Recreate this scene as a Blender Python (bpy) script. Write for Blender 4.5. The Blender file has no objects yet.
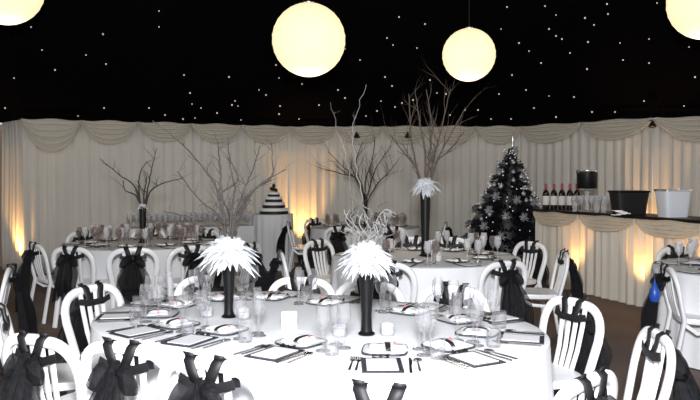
import bpy, bmesh, math, random
from mathutils import Vector, Matrix, noise
PI = math.pi
R = random.Random(7)
C = bpy.context.scene.collection
sc = bpy.context.scene
EYE = 1.5

# ------------------------------------------------------------------ materials
def mat(name, col, rough=.6, metal=0, spec=.5, bump=0, bscale=40, var=0, vscale=6, alpha=1, emit=None, estr=0, trans=0, coat=0):
    m = bpy.data.materials.new(name); m.use_nodes = True
    nt = m.node_tree; b = nt.nodes['Principled BSDF']; out = nt.nodes['Material Output']
    b.inputs['Base Color'].default_value = (*col, 1)
    b.inputs['Roughness'].default_value = rough
    b.inputs['Metallic'].default_value = metal
    b.inputs['Specular IOR Level'].default_value = spec
    b.inputs['Coat Weight'].default_value = coat
    tc = nt.nodes.new('ShaderNodeTexCoord')
    if var:
        n = nt.nodes.new('ShaderNodeTexNoise'); n.inputs['Scale'].default_value = vscale; n.inputs['Detail'].default_value = 4
        nt.links.new(tc.outputs['Object'], n.inputs['Vector'])
        mx = nt.nodes.new('ShaderNodeMix'); mx.data_type = 'RGBA'
        mx.inputs['A'].default_value = (*[c*(1-var) for c in col], 1); mx.inputs['B'].default_value = (*[min(1, c*(1+var)) for c in col], 1)
        nt.links.new(n.outputs['Fac'], mx.inputs['Factor']); nt.links.new(mx.outputs['Result'], b.inputs['Base Color'])
    if bump:
        n2 = nt.nodes.new('ShaderNodeTexNoise'); n2.inputs['Scale'].default_value = bscale; n2.inputs['Detail'].default_value = 3
        nt.links.new(tc.outputs['Object'], n2.inputs['Vector'])
        bp = nt.nodes.new('ShaderNodeBump'); bp.inputs['Strength'].default_value = bump; bp.inputs['Distance'].default_value = .01
        nt.links.new(n2.outputs['Fac'], bp.inputs['Height']); nt.links.new(bp.outputs['Normal'], b.inputs['Normal'])
    if emit:
        b.inputs['Emission Color'].default_value = (*emit, 1); b.inputs['Emission Strength'].default_value = estr
    last = b.outputs[0]
    if trans:
        t = nt.nodes.new('ShaderNodeBsdfTranslucent'); t.inputs['Color'].default_value = (*col, 1)
        ms = nt.nodes.new('ShaderNodeMixShader'); ms.inputs[0].default_value = trans
        nt.links.new(last, ms.inputs[1]); nt.links.new(t.outputs[0], ms.inputs[2]); last = ms.outputs[0]
    if alpha < 1:
        t = nt.nodes.new('ShaderNodeBsdfTransparent')
        ms = nt.nodes.new('ShaderNodeMixShader'); ms.inputs[0].default_value = alpha
        nt.links.new(t.outputs[0], ms.inputs[1]); nt.links.new(last, ms.inputs[2]); last = ms.outputs[0]
    nt.links.new(last, out.inputs['Surface'])
    return m

M = {}
M['curtain'] = mat('curtain', (.70, .675, .625), .85, spec=.1, var=.04, vscale=3, trans=.12)
M['swag'] = mat('swag', (.64, .60, .53), .7, spec=.2, trans=.1)
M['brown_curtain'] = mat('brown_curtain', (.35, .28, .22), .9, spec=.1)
M['skirt'] = mat('skirt', (.93, .88, .79), .8, spec=.1, trans=.36)
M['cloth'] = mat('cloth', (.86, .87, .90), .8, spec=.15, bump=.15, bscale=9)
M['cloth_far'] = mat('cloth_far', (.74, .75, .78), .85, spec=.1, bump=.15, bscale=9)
M['floor'] = mat('floor', (.19, .14, .12), .8, spec=.25, bump=.5, bscale=60, var=.25, vscale=2)
M['ceiling'] = mat('ceiling', (.0025, .002, .0025), .9, spec=.02)
M['plastic'] = mat('plastic', (.90, .90, .92), .32, spec=.5)
M['satin'] = mat('satin', (.009, .009, .011), .6, spec=.5)
M['tulle'] = mat('tulle', (.011, .011, .013), .7, spec=.15, alpha=.74, bump=1, bscale=45, var=.7, vscale=35)
M['black'] = mat('black', (.006, .006, .007), .4, spec=.25)
M['black_box'] = mat('black_box', (.014, .013, .014), .5, spec=.3)
M['white'] = mat('white', (.88, .88, .90), .5)
M['card'] = mat('card', (.82, .82, .85), .6)
M['board'] = mat('board', (.72, .74, .82), .4)
M['slate'] = mat('slate', (.03, .03, .045), .35)
M['china'] = mat('china', (.86, .86, .88), .2, coat=.4)
M['steel'] = mat('steel', (.55, .53, .53), .18, metal=1)
M['silver'] = mat('silver', (.75, .75, .78), .25, metal=1)
M['feather'] = mat('feather', (.80, .82, .86), .8, spec=.1, trans=.25)
M['twig'] = mat('twig', (.055, .046, .042), .8, var=.3, vscale=30)
M['twig_dark'] = mat('twig_dark', (.11, .085, .07), .8, var=.3, vscale=30)
M['twig_pale'] = mat('twig_pale', (.12, .112, .105), .7, var=.3, vscale=30)
M['twig_frost'] = mat('twig_frost', (.22, .215, .215), .7, var=.5, vscale=40)
M['tree'] = mat('tree', (.012, .012, .016), .45, spec=.5)
M['bauble'] = mat('bauble', (.62, .62, .68), .3, metal=.6)
M['bauble_white'] = mat('bauble_white', (.40, .40, .43), .6)
M['led'] = mat('led', (.9, .9, .9), .5, emit=(1, .66, .56), estr=.34)
M['led_cool'] = mat('led_cool', (.9, .9, .9), .5, emit=(.85, .85, 1), estr=.5)
M['wine'] = mat('wine', (.012, .008, .010), .08, spec=.7, coat=.6)
M['foil'] = mat('foil', (.33, .025, .03), .4)
M['label'] = mat('label', (.72, .70, .68), .6)
M['liquor'] = mat('liquor', (.28, .20, .12), .1, spec=.7)
M['pink'] = mat('pink', (.75, .12, .15), .5)
M['blue'] = mat('blue', (.015, .08, .42), .35)
M['wax'] = mat('wax', (.92, .92, .92), .5, trans=.2)
M['wood_table'] = mat('wood_table', (.4, .3, .2), .6)
M['can'] = mat('can', (.02, .02, .02), .4)
M['lens'] = mat('lens', (.9, .7, .4), .3, emit=(1, .62, .22), estr=6)

def glass_mat(name, tint=(.97, .97, .98), dens=.10):
    m = bpy.data.materials.new(name); m.use_nodes = True; nt = m.node_tree; nt.nodes.clear()
    o = nt.nodes.new('ShaderNodeOutputMaterial'); t = nt.nodes.new('ShaderNodeBsdfTransparent'); g = nt.nodes.new('ShaderNodeBsdfGlossy')
    t.inputs[0].default_value = (*tint, 1); g.inputs['Roughness'].default_value = .08
    lw = nt.nodes.new('ShaderNodeLayerWeight'); lw.inputs['Blend'].default_value = .24
    d = nt.nodes.new('ShaderNodeBsdfDiffuse'); d.inputs[0].default_value = (.8, .8, .82, 1)
    m1 = nt.nodes.new('ShaderNodeMixShader'); m2 = nt.nodes.new('ShaderNodeMixShader')
    nt.links.new(lw.outputs['Facing'], m1.inputs[0]); nt.links.new(t.outputs[0], m1.inputs[1]); nt.links.new(g.outputs[0], m1.inputs[2])
    m2.inputs[0].default_value = dens
    nt.links.new(m1.outputs[0], m2.inputs[1]); nt.links.new(d.outputs[0], m2.inputs[2]); nt.links.new(m2.outputs[0], o.inputs[0])
    return m
M['glass'] = glass_mat('glass', (.95, .95, .96), dens=.06)
M['glass_milky'] = glass_mat('glass_milky', dens=.24)
M['glass_smoky'] = glass_mat('glass_smoky', (.80, .73, .71), .06)

# paper lantern: glowing paper, its glow colour in faint horizontal bands
def lantern_mat():
    m = bpy.data.materials.new('lantern_paper'); m.use_nodes = True; nt = m.node_tree
    b = nt.nodes['Principled BSDF']; b.inputs['Base Color'].default_value = (.5, .46, .34, 1); b.inputs['Roughness'].default_value = .8
    tc = nt.nodes.new('ShaderNodeTexCoord'); w = nt.nodes.new('ShaderNodeTexWave'); w.bands_direction = 'Z'; w.inputs['Scale'].default_value = 7
    nt.links.new(tc.outputs['Object'], w.inputs['Vector'])
    mx = nt.nodes.new('ShaderNodeMix'); mx.data_type = 'RGBA'
    mx.inputs['A'].default_value = (1, .84, .47, 1); mx.inputs['B'].default_value = (1, .88, .54, 1)
    nt.links.new(w.outputs['Fac'], mx.inputs['Factor']); nt.links.new(mx.outputs['Result'], b.inputs['Emission Color'])
    b.inputs['Emission Strength'].default_value = .95
    return m
M['lantern'] = lantern_mat()

# ------------------------------------------------------------------ mesh builder
class MB:
    def __init__(s): s.v = []; s.f = []
    def box(s, c, d, rot=None, taper=1):
        i = len(s.v)
        for z in (-.5, .5):
            k = taper if z < 0 else 1
            for x, y in ((-.5, -.5), (.5, -.5), (.5, .5), (-.5, .5)):
                p = Vector((x*d[0]*k, y*d[1]*k, z*d[2]))
                if rot: p = rot @ p
                s.v.append(p + Vector(c))
        for q in ((3, 2, 1, 0), (4, 5, 6, 7), (0, 1, 5, 4), (1, 2, 6, 5), (2, 3, 7, 6), (3, 0, 4, 7)): s.f.append([i+k for k in q])
        return s
    def rings(s, rings, cap=True, closed=True):
        i = len(s.v); n = len(rings[0])
        for r in rings: s.v.extend([Vector(p) for p in r])
        for a in range(len(rings)-1):
            for b in range(n if closed else n-1):
                b2 = (b+1) % n
                s.f.append([i+a*n+b, i+a*n+b2, i+(a+1)*n+b2, i+(a+1)*n+b])
        if cap and closed:
            s.f.append([i+k for k in range(n)][::-1]); s.f.append([i+(len(rings)-1)*n+k for k in range(n)])
        return s
    def lathe(s, prof, n=16, c=(0, 0, 0), cap=True, rot=None):
        rs = []
        for r, z in prof:
            ring = []
            for k in range(n):
                p = Vector((r*math.cos(2*PI*k/n), r*math.sin(2*PI*k/n), z))
                if rot: p = rot @ p
                ring.append(p + Vector(c))
            rs.append(ring)
        return s.rings(rs, cap)
    def tube(s, pts, rad, n=6):
        pts = [Vector(p) for p in pts]; rs = []
        for k, p in enumerate(pts):
            t = (pts[min(k+1, len(pts)-1)] - pts[max(k-1, 0)]).normalized()
            a = Vector((0, 1, 0)) if abs(t.y) < .9 else Vector((1, 0, 0))
            u = t.cross(a).normalized(); w = t.cross(u)
            r = rad[k] if isinstance(rad, (list, tuple)) else rad
            rs.append([p + (u*math.cos(2*PI*j/n) + w*math.sin(2*PI*j/n))*r for j in range(n)])
        return s.rings(rs)
    def sweep(s, pts, w, t, n=10, axis=(0, 1, 0), e=.6):
        pts = [Vector(p) for p in pts]; rs = []
        for k, p in enumerate(pts):
            T = (pts[min(k+1, len(pts)-1)] - pts[max(k-1, 0)]).normalized()
            u = T.cross(Vector(axis)).normalized(); d = u.cross(T).normalized()
            ww = w[k] if isinstance(w, (list, tuple)) else w
            ring = []
            for j in range(n):
                a = 2*PI*(j+.5)/n; ca, sa = math.cos(a), math.sin(a)
                ring.append(p + u*(ww/2*math.copysign(abs(ca)**e, ca)) + d*(t/2*math.copysign(abs(sa)**e, sa)))
            rs.append(ring)
        return s.rings(rs)
    def prism(s, outl, z0, z1):
        i = len(s.v); n = len(outl)
        for z in (z0, z1): s.v.extend([Vector((p[0], p[1], z)) for p in outl])
        s.f.append([i+k for k in range(n)][::-1]); s.f.append([i+n+k for k in range(n)])
        for k in range(n): s.f.append([i+k, i+(k+1) % n, i+n+(k+1) % n, i+n+k])
        return s
    def grid(s, fn, nu, nv):
        i = len(s.v)
        for a in range(nu+1):
            for b in range(nv+1): s.v.append(Vector(fn(a/nu, b/nv)))
        for a in range(nu):
            for b in range(nv):
                k = i+a*(nv+1)+b; s.f.append([k, k+nv+1, k+nv+2, k+1])
        return s
    def build(s, name, m, parent=None, smooth=True, solid=0):
        me = bpy.data.meshes.new(name); me.from_pydata([tuple(v) for v in s.v], [], s.f); me.update()
        bm = bmesh.new(); bm.from_mesh(me); bmesh.ops.recalc_face_normals(bm, faces=bm.faces)
        if smooth:
            for f in bm.faces: f.smooth = True
            for e in bm.edges:
                if len(e.link_faces) == 2 and e.calc_face_angle(0) > .75: e.smooth = False
        bm.to_mesh(me); bm.free()
        me.materials.append(M[m]); o = bpy.data.objects.new(name, me); C.objects.link(o)
        if solid:
            md = o.modifiers.new('s', 'SOLIDIFY'); md.thickness = solid; md.offset = 0
        if parent: o.parent = parent
        return o

def tag(o, label, cat, group=None, kind=None):
    if label: o['label'] = label
    if cat: o['category'] = cat
    if group: o['group'] = group
    if kind: o['kind'] = kind
    return o
def empty(name, loc, rz=0):
    o = bpy.data.objects.new(name, None); o.empty_display_size = .05; C.objects.link(o)
    o.location = loc; o.rotation_euler = (0, 0, rz); return o
def dup(root, loc, rz, label=None, group=None):
    r = root.copy(); C.objects.link(r); r.location = loc; r.rotation_euler = (0, 0, rz)
    if label: r['label'] = label
    if group: r['group'] = group
    for ch in list(root.children):
        c = ch.copy(); C.objects.link(c); c.parent = r
        for g in list(ch.children):
            d = g.copy(); C.objects.link(d); d.parent = c
    return r
class Kind:            # first placement uses the prototype itself, later ones copy it
    def __init__(s, root): s.root = root; s.used = False
    def put(s, loc, rz, label, group=None, scale=None):
        if not s.used:
            o = s.root; s.used = True; o.location = loc; o.rotation_euler = (0, 0, rz); o['label'] = label
            if group: o['group'] = group
        else: o = dup(s.root, loc, rz, label, group)
        if scale: o.scale = scale
        elif s.used: o.scale = (1, 1, 1)
        return o
def face(frm, to): return math.atan2(to[1]-frm[1], to[0]-frm[0]) - PI/2     # local +Y towards 'to'

# ------------------------------------------------------------------ camera
cam = bpy.data.cameras.new('camera'); cam.sensor_width = 36; cam.lens = 36; cam.clip_end = 100
co = bpy.data.objects.new('camera', cam); C.objects.link(co); co.location = (0, 0, EYE)
PITCH = math.atan(20/700); co.rotation_euler = (PI/2 - PITCH, 0, 0); sc.camera = co
def ray(px, py):
    v = Vector(((px-350)/700, 1, -(py-200)/700))
    return Matrix.Rotation(-PITCH, 3, 'X') @ v

# ------------------------------------------------------------------ room shell
HW = 2.455
MB().grid(lambda u, v: (-11+22*u, -4+20*v, 0), 2, 2).build('floor', 'floor')['kind'] = 'structure'
def pleat(d, seed=0):
    return .035*math.sin(d*2*PI/.16 + 1.6*math.sin(d*1.7+seed)) + .018*math.sin(d*2*PI/.41+seed) + .01*math.sin(d*2*PI/.07+2*math.sin(d*3.1))
def curtain_wall(name, a, b, m='curtain', z1=HW, z0=.0, seed=0, amp=1, rows=5):
    a = Vector((*a, 0)); b = Vector((*b, 0)); L = (b-a).length; d = (b-a)/L; n = Vector((d.y, -d.x, 0))
    if n.dot(-a) < 0: n = -n
    def fn(u, v):
        k = .5*pleat(u*L, seed)*amp*(.75+.25*(1-v)) + .012*math.sin(v*5+u*L*2)
        p = a + d*(u*L) + n*k; return (p.x, p.y, z0 + (z1-z0)*v)
    return MB().grid(fn, int(L*48), rows), a, d, n, L
WALLS = [('wall_left', (-5.2, 11.1), (-1.09, 12.7), 5), ('wall_back', (-1.09, 12.7), (3.1, 12.7), 5), ('wall_right', (3.1, 12.7), (4.72, 10.9), 2),
         ('wall_right_return', (4.72, 10.9), (8.3, 10.7), 3), ('wall_left_return', (-5.85, 11.75), (-5.2, 11.1), 0)]
for i, (nm, a, b, k) in enumerate(WALLS):
    mb, A, d, n, L = curtain_wall(nm, a, b, seed=i*1.3)
    mb.build(nm, 'curtain', solid=.004)['kind'] = 'structure'
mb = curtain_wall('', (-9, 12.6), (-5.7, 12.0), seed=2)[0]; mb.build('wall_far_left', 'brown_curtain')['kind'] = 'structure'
# swags pinned along the tops of the curtain walls
sw = 0
side_word = {'wall_left': 'left curtain wall', 'wall_back': 'back curtain wall', 'wall_right': 'curtain behind the bar', 'wall_right_return': 'curtain past the right corner'}
ordw = ['first', 'second', 'third', 'fourth', 'fifth']
def swag_mesh(A, d, n, L0, L1, drop, z1, off=.07, nf=5):
    def fn(u, v):
        x = L0 + (L1-L0)*u; s = math.sin(PI*u)**.75
        zb = .04 + drop*s
        z = z1 + .012 - zb*v - .01*math.sin(u*9)
        k = off + .05*s*v + .020*math.sin(v*nf*2*PI + 1.1*math.sin(u*PI))*(.25+s) 
        p = A + d*x + n*k; return (p.x, p.y, z)
    return MB().grid(fn, 26, 34)
for nm, a, b, k in WALLS:
    if not k: continue
    A = Vector((*a, 0)); B = Vector((*b, 0)); L = (B-A).length; d = (B-A)/L; n = Vector((d.y, -d.x, 0))
    if n.dot(-A) < 0: n = -n
    for q in range(k):
        drop = {('wall_left', 0): .50, ('wall_left', 1): .36}.get((nm, q), .30 if nm != 'wall_right_return' else .36)
        o = swag_mesh(A, d, n, L*q/k, L*(q+1)/k, drop, HW).build('fabric_swag', 'swag', solid=.004)
        tag(o, f'cream swag, {ordw[q]} from the left on top of the {side_word[nm]}', 'swag', 'fabric swags along the curtain tops')

# small black clip spotlights on the curtain heads
for (x, y, z), w in (((.12, 12.48, 2.30), 'left one above the farthest table'), ((1.03, 12.48, 2.30), 'right one above the tallest vase'), ((4.62, 10.72, 2.36), 'in the right corner above the bar')):
    c = empty('clip_spotlight', (x, y, z)); tag(c, f'tiny black clip spotlight on the curtain top, {w}', 'spotlight', 'clip spotlights on the curtain tops')
    MB().lathe([(.02, -.06), (.055, -.045), (.06, -.035), (.022, .03), (.012, .045)], 12).build('lamp_hood', 'can', c)
    MB().tube([(0, 0, .04), (0, .05, .06), (0, .12, .05)], .008).build('clip_arm', 'can', c)

# ceiling: black starcloth rising from the wall tops to a flat middle
ring = [(-11, -4), (-11, 12.9), (-5.85, 11.9), (-5.2, 11.2), (-1.09, 12.8), (3.1, 12.8), (4.8, 11.0), (8.3, 10.8), (11, 10.6), (11, -4)]
c0 = Vector((0, 6, 0)); zt = 4.7
def ceil_in(p): return (max(-8, min(8, p[0]*.85)), -4 if p[1] < 0 else 8.6 + (p[1]-11)*.3)
vs = [(p[0], p[1], HW+.015) for p in ring] + [(*ceil_in(p), zt) for p in ring]
N = len(ring); fs = [[k, k+1, N+k+1, N+k] for k in range(N-1)] + [[N+k for k in range(N)]]
me = bpy.data.meshes.new('ceiling'); me.from_pydata(vs, [], fs); me.update(); me.materials.append(M['ceiling'])
ce = bpy.data.objects.new('ceiling', me); C.objects.link(ce); ce['kind'] = 'structure'
from mathutils.bvhtree import BVHTree
bm = bmesh.new(); bm.from_mesh(me); bmesh.ops.triangulate(bm, faces=bm.faces); tree = BVHTree.FromBMesh(bm)
STARS = [(31,27),(42,50),(103,34),(86,55),(55,70),(106,64),(14,78),(5,108),(78,116),(104,108),(159,11),(159,27),(184,75),(190,93),(192,104),(201,108),(217,113),(229,77),(149,108),(165,115),(183,119),(195,118),(232,105),(235,101),(238,106),(259,90),(266,95),(276,65),(279,78),(280,106),(279,114),(302,84),(319,105),(299,119),(241,120),(345,49),(399,17),(387,38),(393,45),(425,24),(360,60),(417,48),(385,77),(392,86),(381,101),(402,103),(395,107),(413,100),(430,80),(437,93),(446,94),(501,29),(507,7),(519,43),(529,51),(545,6),(556,15),(549,29),(556,36),(562,39),(585,18),(594,25),(607,4),(608,14),(541,63),(570,53),(588,42),(587,69),(499,94),(526,90),(549,96),(574,97),(534,108),(556,117),(478,110),(491,119),(511,119),(512,75),(620,43),(623,60),(649,63),(649,39),(689,47),(695,77),(684,106),(644,101),(615,112),(592,112),(657,3),(465,110),(450,115),(345,98),(377,111),(338,90),(366,116)]
st = None
for k, (px, py) in enumerate(STARS):
    if py > 119 and k % 2: continue
    dv = ray(px, py).normalized(); h = tree.ray_cast(Vector((0, 0, EYE)), dv)
    if h[0] is None: continue
    p = h[0] - dv*.02; r = .0092*(h[3]/8)*R.uniform(.8, 1.15)
    if st is None:
        st = MB().lathe([(.001, -1), (.7, -.7), (1, 0), (.7, .7), (.001, 1)], 8).build('ceiling_star_light', 'led'); o = st
    else: o = st.copy(); C.objects.link(o)
    o.location = p; o.scale = (r, r, r)
    tag(o, 'tiny pinkish star light set in the black ceiling cloth', 'star light', 'star lights in the black ceiling')
# random extras overhead, outside or between
# lanterns
lan = empty('paper_lantern', (0, 0, 0)); tag(lan, 'x', 'lantern')
prof = [(max(.012, math.cos(a))*.4*1.0, math.sin(a)*.4*1.0) for a in [(-.5+k/28)*PI for k in range(29)]]
prof = [(r*(1+.012*(k % 2)), z) for k, (r, z) in enumerate(prof)]
MB().lathe(prof, 40).build('paper_shade', 'lantern', lan)
MB().lathe([(.06, .385), (.07, .40), (.07, .41), (.06, .415)], 16).build('top_ring', 'steel', lan)
MB().tube([(0, 0, .4), (0, 0, 1.1)], .004).build('hanging_cord', 'can', lan)
LK = Kind(lan)
for x, y, z, lb in ((-.454, 7.75, 3.04, 'round glowing white paper lantern over the near table, whole and largest in view'),
                    (1.36, 8.05, 2.93, 'smaller round glowing paper lantern right of centre, whole in view'),
                    (3.80, 7.5, 3.40, 'glowing paper lantern cut off by the top right corner'),
                    (-3.72, 7.6, 3.58, 'glowing paper lantern cut off by the top left corner')):
    o = LK.put((x, y, z), 0, lb, 'round paper lanterns', scale=(.75,)*3 if 'smaller' in lb else None)
    # its lamp: a light at the lantern's foot, warm white
    l = bpy.data.lights.new('lantern_lamp', 'POINT'); l.energy = 14; l.color = (1, .86, .66); l.shadow_soft_size = .12
    lo = bpy.data.objects.new('lantern_lamp', l); C.objects.link(lo); lo.location = (x, y, z-.56)

# ------------------------------------------------------------------ chair and sash
ch = empty('bistro_chair', (0, 0, 0)); tag(ch, 'x', 'chair')
def back_y(z): return -.19 - max(0, z-.42)*.22
arch = []
for sgn in (-1,):
    arch += [(-.205, -.27, .0), (-.200, -.235, .2), (-.196, back_y(.43), .43), (-.215, back_y(.55), .55), (-.228, back_y(.63), .63)]
rr = .165
for k in range(1, 9):
    a = PI - k*PI/16; q1 = math.sin(a)**.8; q2 = -(-math.cos(a))**.8 if math.cos(a) < -1e-6 else 0; arch.append((-.230+rr+rr*q2, back_y(.640+rr*q1), .640+rr*q1))
arch.append((0, back_y(.808), .808))
arch = arch + [(-p[0], p[1], p[2]) for p in arch[-2::-1]]
MB().sweep(arch, .050, .032).build('back_frame', 'plastic', ch)
for x0, x1 in ((-.066, -.090), (-.022, -.030), (.022, .030), (.066, .090)):
    MB().sweep([(x0, back_y(.43), .43), (x0+(x1-x0)*.35, back_y(.55)-.012, .55), (x0+(x1-x0)*.75, back_y(.68)-.008, .68), (x1, back_y(.79),     .795)], .031, .014, 8).build('slat', 'plastic', ch)
s_ = []
def sq(a, rx, ry, e=.55):
    c, s = math.cos(a), math.sin(a); return (rx*math.copysign(abs(c)**e, c), ry*math.copysign(abs(s)**e, s))
for sc_, z in ((.90, .395), (1, .405), (1.02, .43), (1.0, .445), (.9, .447), (.5, .440), (.05, .438)):
    s_.append([(x, y, z) for x, y in (sq(2*PI*k/28, .215*sc_, .205*sc_) for k in range(28))])
MB().rings(s_).build('seat', 'plastic', ch)
for sx in (-1, 1):
    MB().sweep([(sx*.175, .165, .41), (sx*.182, .182, .2), (sx*.190, .20, 0)], [.05, .036, .028], .034, 10).build('leg', 'plastic', ch)
    MB().sweep([(sx*.186, .15, .40), (sx*.192, .05, .345), (sx*.196, -.10, .335), (sx*.196, -.19, .40)], .03, .014, 8, axis=(1, 0, 0)).build('side_brace', 'plastic', ch)
CK = Kind(ch)

def make_sash(seed, long=.42, w=.17):
    rnd = random.Random(seed); s = empty('chair_sash', (0, 0, 0)); tag(s, 'x', 'sash')
    yb = back_y(.72)
    # ribbon: band round the slats and two straps over the top rail
    mb = MB()
    mb.sweep([(-.125, back_y(.74)+.018, .742), (-.06, yb+.026, .727), (.06, yb+.026, .727), (.125, back_y(.74)+.018, .742)], .040, .007, 8)
    mb.sweep([(-.125, back_y(.74)-.018, .742), (-.06, yb-.03, .722), (.06, yb-.03, .722), (.125, back_y(.74)-.018, .742)], .040, .007, 8)
    mb.build('ribbon_band', 'satin', s)
    for sx in (-1, 1):
        y8 = back_y(.80)
        mb = MB(); pts = [(sx*.030, yb+.03, .715), (sx*.05, y8+.026, .775), (sx*.060, y8+.020, .820), (sx*.066, y8-.004, .836), (sx*.062, y8-.028, .818), (sx*.045, y8-.030, .775), (sx*.02, yb-.045, .728)]
        mb.rings([[Vector(p)+Vector((dx, 0, 0)) for dx in (-.024, .024)] for p in pts], False, False)
        mb.build('ribbon_strap', 'satin', s, solid=.003)
        # little ear of ribbon standing up
        mb = MB(); mb.rings([[(sx*.062-.019, y8-.015, .825), (sx*.062+.019, y8-.015, .825)], [(sx*.072-.022, y8-.022, .850), (sx*.072+.022, y8-.018, .846)]], False, False)
        mb.build('ribbon_ear', 'satin', s, solid=.003)
    MB().lathe([(.003, -.03), (.024, -.022), (.030, 0), (.024, .022), (.003, .03)], 10, (0, yb-.055, .725)).build('knot', 'satin', s)
    def tail(x_off, ln, wd, back, ph):
        def fn(u, v):
            t = u-.5
            wv = wd*(.22 + .78*math.sin(min(1, v*1.7)*PI/2)*(1-.22*max(0, v-.6)))
            x = x_off*v + t*2*wv*(1 + .12*math.sin(7*v+ph))
            fold = (.010+.026*v)*math.sin(u*2*PI*4.5+ph + 1.5*v) + .012*math.sin(u*23+ph*2)
            y = yb - .065 - back*math.sin(v*PI*.6) + fold
            z = .735 - ln*v + .03*math.sin(u*PI)*(1-v) - .03*math.sin(u*11+ph)*v
            return (x, y, z)
        return MB().grid(fn, 30, 12)
    tail(-.03, long, w*.62, .06, rnd.uniform(0, 6)).build('tulle_tail', 'tulle', s)
    tail(.03, long*.86, w*.75, .10, rnd.uniform(0, 6)).build('tulle_tail', 'tulle', s)
    # bunched tulle loops at either side of the knot
    for sx in (-1, 1):
        def fn(u, v, sx=sx):
            a = u*2*PI; r = .055*math.sin(PI*(.12+.8*v))*(1+.15*math.sin(5*a+sx))
            return (sx*(.01+.115*v), yb-.07-.02*v+.7*r*math.cos(a), .715-.055*v**1.3+r*math.sin(a))
        MB().grid(fn, 14, 7).build('tulle_loop', 'tulle', s)
    return Kind(s)
SK = [make_sash(1), make_sash(5, .46, .19), make_sash(9, .38, .15)]
SKL = make_sash(13, .62, .21)

def chair(x, y, tgt, where, table, sash='x', group=None, longs=False, i=[0]):
    """x, y: middle of the back rail"""
    rz = face((x, y), tgt); dx, dy = -math.sin(rz), math.cos(rz)
    loc = (x+.27*dx, y+.27*dy, 0)
    CK.put(loc, rz, f'white slat-back chair {where}', group or f'white chairs at the {table}')
    k = SKL if longs else SK[i[0] % 3]; i[0] += 1
    k.put(loc, rz, f'black sash on chair {where}', f'black sashes at the {table}')
    return loc, rz

# ------------------------------------------------------------------ tables
def stadium(R_, half, n=64, e=0):
    pts = []
    for k in range(n):
        a = 2*PI*k/n; pts.append((R_*math.cos(a) + half*math.copysign(1, math.cos(a)) if half else R_*math.cos(a), R_*math.sin(a)))
    return pts
def outline(R_, half, N_=180):
    """evenly spaced points and outward normals on a stadium (half=0: circle)"""
    P = 4*half + 2*PI*R_; out = []
    for k in range(N_):
        s = P*k/N_
        if s < 2*half: out.append(((half - s, R_), (0, 1))); continue
        s -= 2*half
        if s < PI*R_:
            a = PI/2 + s/R_; out.append(((-half+R_*math.cos(a), R_*math.sin(a)), (math.cos(a), math.sin(a)))); continue
        s -= PI*R_
        if s < 2*half: out.append(((-half+s, -R_), (0, -1))); continue
        s -= 2*half; a = -PI/2 + s/R_
        out.append(((half+R_*math.cos(a), R_*math.sin(a)), (math.cos(a), math.sin(a))))
    return out, P
def table(x, y, rz, R_, half, label, clothm, z=.75, name='banquet_table', group=None, amp=1, seed=0):
    t = empty(name, (x, y, 0), rz); tag(t, label, 'table', group)
    ol, P = outline(R_, half); folds = round(P/.33)
    rings = [[(p[0]*k, p[1]*k, z) for p, n in ol] for k in (.02, .5, .9)]
    rings.append([(p[0]-n[0]*.012, p[1]-n[1]*.012, z) for p, n in ol])
    rings.append([(p[0]-n[0]*.002, p[1]-n[1]*.002, z-.006) for p, n in ol])
    for v in (.04, .15, .3, .5, .75, .985):
        r_ = []
        for k, (p, n) in enumerate(ol):
            a = 2*PI*k/len(ol)
            w = amp*v**.8*(.028*math.sin(folds*a + 1.2*math.sin(3*a+seed)) + .012*math.sin(folds*2.3//1*a+seed)) + .02*v
            r_.append((p[0]+n[0]*w, p[1]+n[1]*w, z*(1-v)))
        rings.append(r_)
    mb = MB().rings(rings, False); mb.f.append(list(range(len(ol)))[::-1])
    mb.build('tablecloth', clothm, t)
    MB().lathe([(R_*.97, z-.045), (R_*.97, z-.012)], 40).build('tabletop', 'wood_table', t) if not half else \
        MB().prism([(p[0]*.97, p[1]*.97) for p, n in ol], z-.045, z-.012).build('tabletop', 'wood_table', t)
    return t
T1 = (-.22, 3.70); A1 = math.atan2(-.5, .865)
table(*T1, A1, .80, .45, 'large oval table with white cloth in the foreground, laid with places and two feather vases', 'cloth', seed=1)
T3 = (.74, 6.87); T4 = (.25, 11.2); T5 = (-2.47, 8.33); T6 = (3.55, 5.90)
table(*T3, 0, .92, 0, 'round white-clothed table in the middle with the tallest black vase', 'cloth', group='round guest tables', seed=2)
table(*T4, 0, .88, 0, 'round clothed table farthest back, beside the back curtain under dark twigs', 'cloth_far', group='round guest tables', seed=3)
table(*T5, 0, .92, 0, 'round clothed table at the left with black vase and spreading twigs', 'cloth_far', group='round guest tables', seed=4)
table(*T6, 0, .92, 0, 'round clothed table cut off by the right edge in front of the bar', 'cloth', group='round guest tables', seed=5)
def L1(a, n):   # oval table coordinates -> world; a along the table, n towards the camera side
    return (T1[0] + a*.866 - n*.5, T1[1] - a*.5 - n*.866)

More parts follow.
